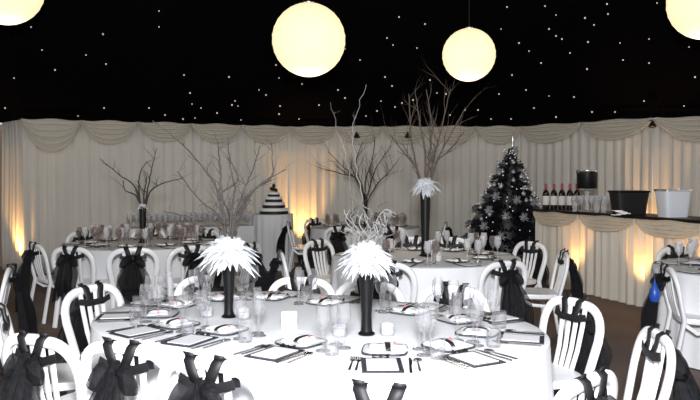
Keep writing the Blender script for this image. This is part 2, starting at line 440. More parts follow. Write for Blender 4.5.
# ------------------------------------------------------------------ chairs
NT = 'near oval table'
near = [  # rail x, y, facing point, place words, place-setting words
 ((.10, 2.27), L1(.75, 0), 'at the very bottom centre, mostly below the frame', 'bottom-centre seat'),
 ((-.54, 2.63), L1(.15, 0), 'at the oval table, next left of the bottom-centre one', 'front seat left of centre'),
 ((-.935, 2.88), L1(-.35, 0), 'at the oval table, second left of the bottom-centre one', 'front-left seat'),
 ((-1.36, 3.02), L1(-.70, 0), 'in the lower left corner of the picture', 'lower-left seat'),
 ((-1.86, 3.70), L1(-.75, 0), 'cut by the left edge, beyond the lower left corner one', 'left-edge seat'),
 ((-1.65, 4.45), L1(-.45, 0), 'at the far left end of the oval table, slats showing', 'far-left end seat'),
 ((-.99, 4.92), L1(-.55, 0), 'on the far side, behind the left feather vase', 'far seat behind the left vase'),
 ((-.33, 4.81), L1(-.40, 0), 'on the far side, between the two feather vases', 'far seat between the vases'),
 ((.13, 4.62), L1(.05, 0), 'on the far side, directly behind the right feather vase', 'far seat behind the right vase'),
 ((.66, 4.43), L1(.35, 0), 'on the far side, right of the right feather vase', 'far seat right of the right vase'),
 ((1.27, 3.95), L1(.45, 0), 'turned to show its slats at the oval table\'s right end', 'far-right end seat'),
 ((1.37, 3.10), (.3, 3.22), 'seen side-on in the lower right of the picture', 'right end seat'),
 ((.82, 2.40), (.1, 3.15), 'at the lower right, only its rail and bow in frame', 'lower-right seat'),
]
NEARC = []
for rail, tg, where, seatw in near:
    NEARC.append((chair(rail[0], rail[1], tg, where, NT), rail, tg, seatw))
for x, y, tg, where, tb, lg in [
 (-.65, 6.6, T3, 'side-on at the left of the middle round table', 'middle round table', True),
 (-.36, 7.8, T3, 'facing the camera left of the right feather vase, slats showing', 'middle round table', False),
 (.72, 8.25, T3, 'behind the middle round table, left of its tall vase', 'middle round table', False),
 (1.17, 8.2, T3, 'behind the middle round table, right of its tall vase', 'middle round table', False),
 (1.97, 7.6, T3, 'right of the middle round table beside the dark tree, slats showing', 'middle round table', False),
 (2.02, 6.6, (.9, 6.7), 'side-on right of the middle round table, before the glowing bar', 'middle round table', False),
 (1.29, 5.78, T3, 'before the middle round table, its big tulle bow hanging', 'middle round table', True),
 (.30, 5.72, T3, 'before the middle round table, just right of the feathers', 'middle round table', False),
 (-.98, 11.2, T4, 'at the left side of the farthest table, near the cake', 'farthest round table', False),
 (-.15, 10.0, T4, 'in front of the farthest table, left of its vase', 'farthest round table', False),
 (.60, 9.95, T4, 'in front of the farthest table, right of its vase', 'farthest round table', False),
 (1.50, 11.0, T4, 'at the right side of the farthest table, tulle hanging out', 'farthest round table', True),
 (-.62, 12.15, T4, 'behind the farthest table by the glowing curtain', 'farthest round table', False),
 (-3.35, 7.42, T5, 'leftmost of the row before the left table, near the wall glow', 'left round table', True),
 (-2.80, 7.02, T5, 'second from left in the row before the left table', 'left round table', False),
 (-2.15, 6.92, T5, 'in the row before the left table, below its vase', 'left round table', False),
 (-1.62, 7.12, T5, 'right end of the row before the left table', 'left round table', False),
 (-3.50, 9.15, T5, 'behind the left table, nearest the left glow', 'left round table', False),
 (-2.77, 9.62, T5, 'behind the left table, just right of its vase', 'left round table', False),
 (-1.92, 9.40, T5, 'behind the left table, farthest right', 'left round table', False),
 (-1.06, 7.35, (-2.4, 8.0), 'behind the left feather vase, its dark tulle right of the feathers', 'left round table', True),
 (-2.66, 5.45, (-3.9, 5.0), 'cut by the left edge, facing out of the picture', 'unseen table to the left', True),
 (2.50, 5.50, (3.6, 5.30), 'left of the right-edge table with a long dark tulle tail', 'right-edge table', True),
 (3.28, 7.02, T6, 'behind the right-edge table, bows against the bar glow', 'right-edge table', False),
]: chair(x, y, tg, where, tb, longs=lg)

# ------------------------------------------------------------------ tableware prototypes
def single(name, mb, m, cat, **k):
    o = mb.build(name, m, **k); tag(o, 'x', cat); return Kind(o)
wg = MB().lathe([(.001, 0), (.034, .001), (.030, .005), (.006, .010), (.004, .03), (.004, .085), (.010, .095), (.022, .112), (.031, .135), (.032, .16), (.027, .20)], 16, cap=False)
GK = single('wine_glass', wg, 'glass', 'wine glass')
fl = MB().lathe([(.001, 0), (.032, .001), (.028, .005), (.005, .010), (.004, .08), (.011, .10), (.020, .14), (.021, .19), (.018, .225)], 14, cap=False)
FK = single('champagne_flute', fl, 'glass', 'flute')
tb_ = MB().lathe([(.001, 0), (.030, 0), (.031, .01), (.033, .085)], 16, cap=False)
TK = single('water_tumbler', tb_, 'glass', 'tumbler')
GF = single('wine_glass', MB().lathe([(.001, 0), (.034, .001), (.006, .010), (.004, .085), (.028, .115), (.037, .145), (.030, .205), (.029, .205), (.035, .145), (.004, .10)], 10), 'glass_milky', 'wine glass')
GS = single('wine_glass', MB().lathe([(.001, 0), (.034, .001), (.006, .010), (.004, .085), (.028, .115), (.037, .145), (.030, .205), (.029, .205), (.035, .145), (.004, .10)], 10), 'glass_smoky', 'wine glass')
# black-rimmed menu card with a small bow
mc = empty('menu_card', (0, 0, 0)); tag(mc, 'x', 'menu card')
MB().box((0, 0, .003), (.165, .215, .004)).build('card_border', 'slate', mc, smooth=False)
MB().box((0, 0, .006), (.125, .172, .003)).build('card_face', 'card', mc, smooth=False)
bw = MB()
for sx in (-1, 1): bw.rings([[(0, .085, .012), (0, .097, .012)], [(sx*.03, .078, .022), (sx*.034, .106, .022)], [(sx*.034, .08, .010), (sx*.036, .104, .010)]], False, False)
bw.box((0, .091, .014), (.012, .014, .01)); bw.build('bow', 'satin', mc)
MK = Kind(mc)
# side plate carrying a folded napkin: plate and napkin are two things
pl = empty('dinner_plate', (0, 0, 0)); tag(pl, 'x', 'plate')
MB().rings([[(x, y, z) for x, y in (sq(2*PI*k/32, r, r, .45) for k in range(32))] for r, z in ((.05, 0), (.075, .003), (.10, .014), (.0985, .016), (.073, .007), (.02, .005))]).build('plate_rim', 'slate', pl)
MB().rings([[(x, y, z) for x, y in (sq(2*PI*k/32, r, r, .45) for k in range(32))] for r, z in ((.094, .0150), (.084, .0135), (.06, .009), (.01, .008))]).build('plate_well', 'china', pl)
PK = Kind(pl)
nk = empty('folded_napkin', (0, 0, 0)); tag(nk, 'x', 'napkin')
def nap(u, v, o=0):
    x = -.085+.17*u; y = -.055+.11*v
    return (x, y + .006*math.sin(u*5), .018+o + .014*math.sin(PI*u)**.5*math.sin(PI*v)**.4 + .004*math.sin(u*14))
MB().grid(nap, 12, 8).build('napkin_fold', 'white', nk, solid=.004)
MB().grid(lambda u, v: (-.012+.024*u, -.06+.12*v, .0215+.0165*math.sin(PI*v)**.4), 3, 8).build('napkin_band', 'satin', nk, solid=.002)
MB().lathe([(.001, .046), (.005, .043), (.006, .039), (.003, .034)], 8, (.03, 0, 0)).build('favour_rosebud', 'pink', nk)
NK = Kind(nk)
def cut(kind):
    mb = MB()
    if kind == 'fork':
        mb.prism([(-.0055, -.1), (.0055, -.1), (.003, .02), (.005, .04), (.0125, .05), (.0125, .062), (-.0125, .062), (-.0125, .05), (-.005, .04), (-.003, .02)], .002, .0045)
        for q in (-1.5, -.5, .5, 1.5): mb.box((q*.0070, .082, .004), (.0038, .044, .002))
    elif kind == 'knife':
        mb.prism([(-.006, -.11), (.006, -.11), (.005, .0), (.008, .01), (.010, .06), (.006, .10), (0, .115), (-.004, .11), (-.005, 0)], .002, .005)
    else:
        mb.prism([(-.0055, -.1), (.0055, -.1), (.003, .035), (-.003, .035)], .002, .0045)
        mb.lathe([(.002, .001), (.013, .003), (.019, .008), (.0175, .008), (.011, .005), (.001, .003)], 14, (0, 0, 0))
        for i in range(len(mb.v)-84, len(mb.v)): mb.v[i] = Vector((mb.v[i].x, mb.v[i].y*1.45+.058, mb.v[i].z))
    return mb
FO = single('fork', cut('fork'), 'steel', 'fork', smooth=False); KN = single('knife', cut('knife'), 'steel', 'knife', smooth=False); SP = single('spoon', cut('spoon'), 'steel', 'spoon')
ZT = .753
def edge_at(a, n):
    """closest point of the oval's edge to (a,n) and inward unit vector, in table coordinates"""
    c = max(-.45, min(.45, a)); v = Vector((a-c, n)); v.normalize()
    return Vector((c, 0)) + v*.80, -v
for (loc, rz), rail, tg, sw_ in NEARC:
    rx, ry = rail[0]-T1[0], rail[1]-T1[1]
    a = rx*.866 - ry*.5; n = -rx*.5 - ry*.866
    e, inn = edge_at(a, n)
    ew = Vector(L1(*e)); tw = Vector(L1(*(e+inn))) - ew; rgt = Vector((tw.y, -tw.x)); rz = math.atan2(tw.y, tw.x) - PI/2
    def at(r, i): p = ew + rgt*r + tw*i; return (p.x, p.y, ZT)
    j = lambda s=.012: R.uniform(-s, s)
    W = f'at the {sw_}' + ('' if 'vase' in sw_ else ' of the oval table')
    g = 'near oval table place settings: '
    MK.put(at(j(), .125+j()), rz+j(.08), f'black-bordered white menu card {W}', g+'menu cards')
    FO.put(at(-.125, .13+j()), rz+j(.06), f'outer dinner fork {W}', g+'forks'); FO.put(at(-.100, .145+j()), rz+j(.05), f'inner dinner fork {W}', g+'forks')
    KN.put(at(.112, .13+j()), rz+j(.05), f'steel dinner knife {W}', g+'knives'); SP.put(at(.145, .14+j()), rz+j(.05)+.05, f'steel spoon {W}', g+'spoons')
    PK.put(at(.02+j(), .345+j()), rz+j(.2), f'dark-rimmed square white plate {W}', g+'plates')
    NK.put(at(.02, .345), rz+j(.3), f'black-banded folded white napkin {W}', g+'napkins')
    GK.put(at(.165+j(), .29+j()), 0, f'outer clear wine glass {W}', g+'wine glasses')
    GK.put(at(.205+j(), .365+j()), 0, f'inner clear wine glass {W}', g+'wine glasses')
    FK.put(at(.155+j(), .415+j()), 0, f'tall clear flute {W}', g+'flutes')
    TK.put(at(.225+j(.005), .25+j(.005)), 0, f'clear water tumbler {W}', g+'tumblers')

def lay(Tc, R_, n, ph, tname, kinds, per):
    for k in range(n):
        a = ph + 2*PI*k/n; inn = Vector((-math.cos(a), -math.sin(a))); rgt = Vector((inn.y, -inn.x)); e = Vector(Tc) - inn*R_; rz = a + PI/2
        at = lambda r, i: (e.x+rgt.x*r+inn.x*i, e.y+rgt.y*r+inn.y*i, ZT)
        s = f'on the {tname}'
        MK.put(at(0, .13), rz+R.uniform(-.1, .1), f'small dark-edged menu card {s}', f'menu cards {s}')
        PK.put(at(.02, .345), rz, f'square dark-rimmed plate {s}', f'plates {s}')
        NK.put(at(.02, .345), rz, f'folded white napkin on its plate {s}', f'napkins {s}')
        for q in range(per):
            kinds[q % len(kinds)].put(at(.17+.055*(q % 2)+R.uniform(-.008, .008), .24+.075*q+R.uniform(-.01, .01)), 0, f'stemmed glass {s}', f'stemmed glasses {s}')
lay(T3, .92, 9, .2, 'middle round table with the tallest vase', [GF, GS], 3)
lay(T5, .92, 9, .5, 'left round table with spreading twigs', [GS, GF, GS], 5)
lay(T4, .88, 8, .1, 'farthest round table', [GS, GF], 4)
lay(T6, .92, 8, .3, 'right-edge round table', [GF], 2)

# candles on the near table
ck = empty('candle_holder', (0, 0, 0)); tag(ck, 'x', 'candle')
MB().lathe([(.001, 0), (.030, 0), (.036, .02), (.036, .055), (.032, .055), (.030, .01), (.001, .008)], 18).build('glass_cup', 'glass_milky', ck)
MB().lathe([(.001, .009), (.027, .009), (.027, .038), (.001, .036)], 16).build('wax_light', 'wax', ck)
VK = Kind(ck)
V1 = (-.66, 3.80); V2 = (.08, 3.37)
for (x, y), w in (((V1[0]+.09, V1[1]-.06), 'right of the left feather vase'), ((V2[0]+.10, V2[1]-.02), 'right of the right feather vase'), ((V2[0]-.13, V2[1]-.05), 'left of the right feather vase'), ((V1[0]-.12, V1[1]+.0), 'left of the left feather vase')):
    VK.put((x, y, ZT), 0, f'small white tealight in clear cup {w}', 'tealights on the near oval table')
o = MB().box((0, 0, .045), (.078, .03, .09)).build('table_number_card', 'white', smooth=False)
md = o.modifiers.new('b', 'BEVEL'); md.width = .004
o.location = (-.305, 3.49, ZT); o.rotation_euler = (0, 0, .1)
tag(o, 'plain white upright block card standing between the two feather vases', 'card')
VK.put((.80, 6.35, ZT), 0, 'white tealight on the middle round table beside its tall vase', scale=(1.2, 1.2, 1.6))

# ------------------------------------------------------------------ centrepieces
def centre(name, x, y, h, rt, rb, label, mains, twm, feath=None, z0=.753, seed=1, tw=3, r0=.006, ns=1, sub=.28, curls=None):
    rnd = random.Random(seed)
    t = empty('twig_centrepiece', (x, y, z0)); tag(t, label, 'centrepiece', 'black vase centrepieces with twigs')
    v = MB().lathe([(rb*1.5, 0), (rb*1.6, .006), (rb*1.1, .016), (rb, .04), (rb*.95, h*.25), (rb+(rt-rb)*.35, h*.6), (rt*.9, h*.9), (rt, h), (rt*.88, h), (rb*.8, h*.5)], 24)
    v.build('vase', 'black', t)
    def twig(mb, p, d, ln, r, dep):
        pts = [Vector(p)]; rad = [r]; n = 7; d = Vector(d).normalized()
        for k in range(n):
            d = (d + Vector((rnd.uniform(-1, 1), rnd.uniform(-1, 1), rnd.uniform(-.7, .8)))*.22).normalized()
            pts.append(pts[-1] + d*ln/n); rad.append(r*(1-.85*(k+1)/n))
            if dep and rnd.random() < .45:
                twig(mb, pts[-1], d + Vector((rnd.uniform(-1, 1), rnd.uniform(-1, 1), rnd.uniform(-.2, .8)))*.8, ln*rnd.uniform(.35, .6), rad[-1]*.75, dep-1)
        mb.tube(pts, rad, 5)
    for way in mains:
        mb = MB(); w = [Vector((rnd.uniform(-.01, .01), rnd.uniform(-.01, .01), h*.7))] + [Vector((a, rnd.uniform(-.05, .05)*(k+1) if len(q) == 0 else q[0], zz - z0)) for k, (a, zz, *q) in enumerate(way)]
        pts = []
        for k in range(len(w)-1):          # Catmull-Rom through the waypoints, slightly knobbly
            p0 = w[max(0, k-1)]; p1 = w[k]; p2 = w[k+1]; p3 = w[min(len(w)-1, k+2)]
            for q in range(6):
                s = q/6; pts.append(.5*((2*p1)+(p2-p0)*s+(2*p0-5*p1+4*p2-p3)*s*s+(3*p1-p0-3*p2+p3)*s**3) + Vector((rnd.uniform(-1, 1), rnd.uniform(-1, 1), 0))*.004*ns)
        pts.append(w[-1]); n = len(pts)
        rad = [r0*(1-.72*k/n) for k in range(n)]
        mb.tube(pts, rad, 6)
        for k in range(4, n-1):
            if rnd.random() < tw*.14:
                d = (pts[k+1]-pts[k-1]).normalized()
                twig(mb, pts[k], d + Vector((rnd.uniform(-1, 1), rnd.uniform(-1, 1), rnd.uniform(-.3, .9))), rnd.uniform(.5, 1)*sub, rad[k]*.6, 1)
        mb.build('branch', twm, t)
    if curls:
        nc, cm, spread, z_lo, z_hi = curls
        for k in range(nc):
            a = rnd.uniform(0, 2*PI); p = Vector((math.cos(a)*.02, math.sin(a)*.02, z_lo-z0)); hgt = rnd.uniform(.55, 1)*(z_hi-z_lo)
            ph = rnd.uniform(0, 6); w0 = rnd.uniform(.012, .03); pts = []
            for q in range(15):
                u = q/14; pts.append(p + Vector((math.cos(a)*spread*u + w0*math.sin(ph+u*9), math.sin(a)*spread*u + w0*math.cos(ph+u*8), hgt*(u if u < .8 else .8-(u-.8)*.6))))
            MB().tube(pts, [.0034*(1-.6*q/14) for q in range(15)], 5).build('curly_twig', cm, t)
    if feath:
        fr, fz, nf = feath; mb = MB()
        for k in range(nf):
            a = rnd.uniform(0, 2*PI); el = math.asin(rnd.uniform(-.75, .95))
            d = Vector((math.cos(a)*math.cos(el), math.sin(a)*math.cos(el), math.sin(el))); up = Vector((0, 0, 1))
            side = d.cross(up).normalized(); side = (side*math.cos(rnd.uniform(-.8, .8)) + d.cross(side)*math.sin(rnd.uniform(-.8, .8))).normalized()
            bend = Vector((rnd.uniform(-.5, .5), rnd.uniform(-.5, .5), rnd.uniform(-.3, .2))); d.z *= .72; L = fr*rnd.choice((.5, .6, .7, .8, .9, 1.02))*rnd.uniform(.85, 1.1); wd = fr*rnd.uniform(.07, .13); rs = []
            for q in range(6):
                s = q/5; p = (d+bend*s)*(fr*.12 + L*s) + Vector((0, 0, fz)) - up*(.55*fr*s*s) + side*rnd.uniform(-.05, .05)*fr*s
                ww = wd*(.35+math.sin(PI*min(1, s*.85+.12)))*(.62 if q == 5 else 1)*(1.0 if q < 5 else .3)
                rs.append([p - side*ww, p + d.cross(side)*ww*.35, p + side*ww])
            mb.rings(rs, False, False)
        i0 = len(mb.v); mb.lathe([(max(.001, math.cos(a)), math.sin(a)) for a in [(-.5+k/14)*PI for k in range(15)]], 24)
        for i in range(i0, len(mb.v)):
            p = mb.v[i]; f = fr*(.62 + .22*noise.noise(p*3+Vector((seed, 0, 0))) + .10*noise.noise(p*9))
            mb.v[i] = Vector((p.x*f*1.12, p.y*f*1.12, p.z*f*.74+fz))
        mb.build('feather_plume', 'feather', t)
    return t
centre('', *V1, .41, .048, .026, 'left feather-topped black vase on the near oval table, its twigs arching far left',
       [[(-.03, 1.30), (-.08, 1.47), (-.17, 1.60), (-.25, 1.72), (-.34, 1.80)], [(-.02, 1.3), (-.03, 1.5), (-.06, 1.62), (-.09, 1.72)], [(.03, 1.25), (.07, 1.42), (.13, 1.55), (.19, 1.68)],
        [(.04, 1.3), (.10, 1.4), (.20, 1.5), (.31, 1.56)], [(-.05, 1.28), (-.16, 1.40), (-.30, 1.55)], [(.02, 1.3), (.03, 1.45), (.0, 1.58), (.02, 1.72)], [(.05, 1.28), (.15, 1.45), (.24, 1.52), (.25, 1.70)],
        [(-.06, 1.25), (-.2, 1.3), (-.36, 1.33)], [(.0, 1.3), (-.03, 1.42), (.05, 1.5), (-.01, 1.62)]],
       'twig', (.122, .385, 420), seed=3, tw=2.6, r0=.0065, sub=.15, curls=(10, 'twig', .11, 1.20, 1.48))
centre('', *V2, .39, .048, .026, 'right feather-topped black vase on the near oval table with curly pale twigs',
       [[(-.07, 1.30), (-.07, 1.40), (-.10, 1.6), (-.14, 1.73), (-.18, 1.9)], [(.01, 1.25), (-.03, 1.45), (-.06, 1.65), (-.055, 1.8), (-.005, 1.94)],
        [(-.05, 1.24), (-.09, 1.32), (-.03, 1.38), (-.06, 1.30)], [(.04, 1.22), (.09, 1.30), (.05, 1.36), (.10, 1.40)], [(.0, 1.24), (.03, 1.34), (-.02, 1.38), (.02, 1.42)], [(.05, 1.2), (.13, 1.24), (.11, 1.32)], [(-.05, 1.2), (-.13, 1.26), (-.10, 1.34)]],
       'twig_pale', (.112, .40, 420), seed=8, tw=1.3, r0=.0042, ns=2, sub=.10, curls=(15, 'twig_frost', .10, 1.16, 1.42))
centre('', *T3, .72, .060, .040, 'tallest black vase with white feather tuft and dark upright twigs, on the middle round table',
       [[(-.10, 1.7), (-.14, 2.0), (-.16, 2.35)], [(.03, 1.7), (.06, 2.0), (.02, 2.4)], [(.10, 1.65), (.22, 1.9), (.38, 2.2)], [(-.08, 1.6), (-.2, 1.75), (-.34, 1.95)], [(.1, 1.65), (.22, 1.78), (.40, 1.98)], [(0, 1.7), (-.05, 2.0), (-.1, 2.3)], [(.08, 1.7), (.15, 2.0), (.25, 2.4)]],
       'twig_dark', (.12, .715, 220), seed=5, tw=3.2, r0=.012, sub=.4)
centre('', *T4, .53, .040, .03, 'black vase on the farthest table with bushy dark twigs before the back curtain',
       [[(-.1, 1.5), (-.15, 1.8), (-.05, 2.1)], [(.1, 1.5), (.2, 1.75), (.42, 2.05)], [(.0, 1.5), (.1, 1.8), (.15, 2.2)], [(-.15, 1.5), (-.35, 1.7), (-.6, 1.95)], [(.2, 1.45), (.35, 1.6), (.5, 1.8)], [(-.1, 1.5), (-.4, 1.6), (-.75, 1.7)]],
       'twig', None, seed=6, tw=3.6, r0=.013, sub=.5)
centre('', *T5, .43, .045, .035, 'black vase on the left round table with bare twigs spreading wide',
       [[(-.08, 1.4), (-.25, 1.56), (-.53, 1.75)], [(-.05, 1.4), (-.04, 1.6), (.03, 1.72)], [(.06, 1.4), (.09, 1.6), (.16, 1.88)], [(.08, 1.35), (.25, 1.46), (.50, 1.52)], [(-.08, 1.3), (-.2, 1.38), (-.23, 1.5)], [(.02, 1.35), (.06, 1.5), (-.02, 1.62)]],
       'twig', (.06, .44, 120), seed=10, tw=2.0, r0=.012, sub=.22)
# loose low twigs lying across the left and middle tables' glassware
# ------------------------------------------------------------------ back drinks table with glass rows
BA = Vector((-3.55, 11.0, 0)); BB = Vector((-1.70, 11.75, 0)); bd = (BB-BA).normalized(); bn = Vector((bd.y, -bd.x, 0)); mid = (BA+BB)/2
t = empty('drinks_table', (mid.x, mid.y, 0), math.atan2(bd.y, bd.x)); tag(t, 'long cloth-covered table of glasses against the left curtain wall', 'table')
Lb = (BB-BA).length
mb = MB(); rs = []
def rect_ring(hx, hy, z, w=0, n=40):
    r_ = []
    for k in range(n*4):
        s = k % n / n; q = k // n
        x, y = [(-hx+2*hx*s, -hy), (hx, -hy+2*hy*s), (hx-2*hx*s, hy), (-hx, hy-2*hy*s)][q]
        ox, oy = [(0, -1), (1, 0), (0, 1), (-1, 0)][q]; f = w*math.sin(k*.9)
        r_.append((x+ox*f, y+oy*f, z))
    return r_
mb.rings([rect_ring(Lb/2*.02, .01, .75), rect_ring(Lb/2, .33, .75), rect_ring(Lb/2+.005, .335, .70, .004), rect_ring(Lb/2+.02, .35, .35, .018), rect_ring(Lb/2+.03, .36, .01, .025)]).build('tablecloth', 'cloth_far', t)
for r_ in range(4):
    for k in range(22):
        p = BA + bd*(.08 + k*(Lb-.16)/21) + bn*(.24-.14*r_)
        GF.put((p.x+R.uniform(-.01, .01), p.y+R.uniform(-.01, .01), .752), 0, 'clear upright wine glass in the rows on the drinks table by the left curtain', 'glasses in rows on the drinks table')

# ------------------------------------------------------------------ cake and its table
cx, cy = -1.30, 11.75
t = empty('cake_table', (cx, cy, 0)); tag(t, 'small grey-clothed table holding the black and white cake', 'table')
mb = MB(); ol, P = outline(.34, 0, 120)
mb.rings([[(p[0]*.02, p[1]*.02, .93) for p, n in ol], [(p[0], p[1], .93) for p, n in ol]] + [[(p[0]*(1+w*math.sin(16*2*PI*k/120)), p[1]*(1+w*math.sin(16*2*PI*k/120)), z) for k, (p, n) in enumerate(ol)] for w, z in ((.01, .88), (.04, .5), (.06, .01))], False)
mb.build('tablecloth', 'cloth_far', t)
cake = empty('wedding_cake', (cx+.02, cy, .932)); tag(cake, 'tiered black and white cake narrowing to a black top, beside the back glow', 'cake')
z = 0
for k, (r, h) in enumerate(((.235, .10), (.185, .10), (.14, .09), (.095, .075))):
    tr = MB().lathe([(r*.3, z), (r, z), (r, z+h-.012), (r-.012, z+h), (.01, z+h)], 30).build('cake_tier', 'white', cake)
    MB().lathe([(r+.001, z), (r+.005, z+.004), (r+.005, z+h*.48), (r+.001, z+h*.5)], 30, cap=False).build('black_ribbon', 'satin', tr)
    z += h
tp = MB()
for k in range(9):
    a = k*.7; tp.lathe([(.001, -.03), (.026, -.015), (.03, 0), (.02, .02), (.001, .03)], 8, (.04*math.cos(a)*(k < 6), .04*math.sin(a)*(k < 6), z+.03+(.035 if k > 5 else 0)+.006*k))
tp.build('cake_topper', 'satin', cake)

# ------------------------------------------------------------------ Christmas tree
tx, ty = 2.52, 11.35
t = empty('christmas_tree', (tx, ty, 0)); tag(t, 'tall black tinsel Christmas tree with silver ornaments, left of the bar', 'Christmas tree'); t.rotation_euler = (0, math.radians(3), 0)
rnd = random.Random(4); mb = MB(); H = 2.12
def cone_r(z): return .80*((H-z)/(H-.30))**.88
for k in range(1500):
    z = .30 + (H-.38)*(1-math.sqrt(rnd.random()))*1.0; a = rnd.uniform(0, 2*PI); r = cone_r(z)*rnd.uniform(.5, 1.06)*(1+.10*math.sin(z*26))
    d = Vector((math.cos(a), math.sin(a), rnd.uniform(-.35, .45)))
    p1 = Vector((math.cos(a)*r, math.sin(a)*r, z)); p0 = p1 - d*min(r, .2)
    u = d.cross(Vector((0, 0, 1))).normalized(); w = .024
    for q in range(2):
        uu = u if q == 0 else d.cross(u).normalized()
        zig = []
        for s in (0, .25, .5, .75, 1): zig.append([p0.lerp(p1, s)-uu*w*(1 if s in (.25, .75) else .45), p0.lerp(p1, s)+uu*w*(1 if s in (.25, .75) else .45)])
        mb.rings(zig, False, False)
mb.lathe([(.40, .34), (.30, .8), (.17, 1.4), (.02, 2.02)], 14)
mb.build('tinsel_branches', 'tree', t)
MB().tube([(0, 0, .02), (0, 0, .5)], .035, 10).build('trunk', 'twig_dark', t)
MB().lathe([(.16, 0), (.19, .22), (.17, .22), (.14, .03)], 20).build('pot', 'black', t)
sp = MB().lathe([(.001, 2.0), (.02, 2.06), (.012, 2.12), (.024, 2.15), (.003, 2.26)], 10); sp.build('tree_topper', 'silver', t)
bk = single('flower_ornament', MB(), 'bauble_white', 'ornament') if 0 else None
fm = MB()
for k in range(26):
    a = rnd.uniform(0, 2*PI); el = math.asin(rnd.uniform(-1, 1)); d = Vector((math.cos(a)*math.cos(el), math.sin(a)*math.cos(el), math.sin(el))); u = d.orthogonal().normalized()
    fm.rings([[d*.01-u*.004, d*.01+u*.004], [d*.045-u*.018, d*.045+u*.018], [d*.085-u*.002, d*.085+u*.002]], False, False)
fm.lathe([(.001, -.03), (.03, 0), (.001, .03)], 8)
FLK = single('flower_ornament', fm, 'bauble_white', 'ornament')
BBK = single('bauble', MB().lathe([(.001, -.032), (.02, -.026), (.031, -.008), (.031, .008), (.02, .026), (.007, .033), (.007, .042), (.001, .043)], 12), 'bauble', 'bauble')
LEK = single('fairy_light', MB().lathe([(.001, -.011), (.010, 0), (.001, .011)], 6), 'led_cool', 'fairy light')
def on_tree(px, py, out=1.0):
    dv = ray(px, py); D = (ty - .3); 
    for _ in range(4):
        z = EYE + dv.z/dv.y*D; x = dv.x/dv.y*D - tx; r = cone_r(z)*out; D = ty - math.sqrt(max(0, r*r - x*x))
    return (dv.x/dv.y*D, D-.02, EYE + dv.z/dv.y*D)
for px, py in ((523, 172), (496, 196), (517, 200), (534, 202), (506, 216), (524, 217), (501, 236), (484, 226), (515, 150), (489, 210)):
    FLK.put(on_tree(px, py), 0, 'white flower-like ornament on the black Christmas tree', 'flower ornaments on the black Christmas tree')
for k in range(24):
    z = rnd.uniform(.85, 1.98); a = rnd.uniform(PI*1.05, PI*1.95); r = cone_r(z)*1.04
    BBK.put((tx+.04+math.cos(a)*r, ty+math.sin(a)*r, z), 0, 'small silver bauble on the black Christmas tree', 'silver baubles on the black Christmas tree')
for k in range(70):
    z = rnd.uniform(.7, 2.0); a = rnd.uniform(PI, 2*PI); r = cone_r(z)*1.06
    LEK.put((tx+.04+math.cos(a)*r, ty+math.sin(a)*r, z), 0, 'tiny cool fairy light on the black Christmas tree', 'fairy lights on the black Christmas tree')

# ------------------------------------------------------------------ bar
b0 = Vector((2.70, 10.22, 0)); b1 = Vector((3.72, 7.21, 0)); d = (b1-b0).normalized(); n = Vector((d.y, -d.x, 0))      # n towards camera side
if n.dot(-b0) < 0: n = -n
Lb = (b1-b0).length; BH = 1.08; dep = .55
bar = empty('draped_bar', (b0.x, b0.y, 0)); tag(bar, 'long bar with black top and cream draped skirt glowing from behind', 'bar')
def rel(p): return (p.x-b0.x, p.y-b0.y, p.z)
mb = MB(); q = [b0 - d*.03 + n*.03, b1 + n*.03, b1 - n*dep, b0 - d*.03 - n*dep]
mb.prism([(p.x-b0.x, p.y-b0.y) for p in q], BH-.035, BH); mb.build('counter_top', 'black', bar, smooth=False)
def fnb(u, v):
    p = b0 + d*(u*Lb) + n*(-.02+.6*pleat(u*Lb, 3)); return rel(Vector((p.x, p.y, .01+(BH-.05)*v)))
MB().grid(fnb, 230, 4).build('pleated_skirt', 'skirt', bar)
def fne(u, v):
    p = b0 - n*(dep*u) + d*(.6*pleat(u*dep, 1)); return rel(Vector((p.x, p.y, .01+(BH-.05)*v)))
MB().grid(fne, 30, 4).build('pleated_skirt', 'skirt', bar)
def fnr(u, v):
    p = b1 - n*(dep*u) - d*(.05 + .6*pleat(u*dep, 2)); return rel(Vector((p.x, p.y, .01+(BH-.05)*v)))
MB().grid(fnr, 30, 4).build('pleated_skirt', 'skirt', bar)
for k in range(3):
    mb = swag_mesh(Vector((0, 0, 0)), d, n, Lb*k/3, Lb*(k+1)/3, .15, BH-.045, off=.03, nf=4)
    mb.build('skirt_swag', 'skirt', bar, solid=.003)
def on_bar(s, back, z=BH+.001): p = b0 + d*s - n*back; return (p.x, p.y, z)
# wine bottles
bt = empty('wine_bottle', (0, 0, 0)); tag(bt, 'x', 'wine bottle')
MB().lathe([(.001, 0), (.036, 0), (.038, .008), (.038, .185), (.030, .215), (.015, .24), (.0135, .262)], 18).build('glass_body', 'wine', bt)
MB().lathe([(.0385, .055), (.039, .056), (.039, .165), (.0385, .166)], 18, cap=False).build('paper_label', 'label', bt)
MB().lathe([(.0150, .242), (.0152, .30), (.013, .318), (.001, .319)], 12).build('foil_cap', 'foil', bt)
BK = Kind(bt)
for k, w in enumerate(('leftmost', 'second from the left', 'middle', 'second from the right', 'rightmost')):
    px = (546, 554, 562, 570, 577)[k]; D = 10.0 - .03*k; BK.put(((px-350)*D/700, D, BH+.001), 0, f'red-capped dark wine bottle, {w} of the row on the bar', 'wine bottles on the bar', scale=(1.3, 1.3, 1.16))
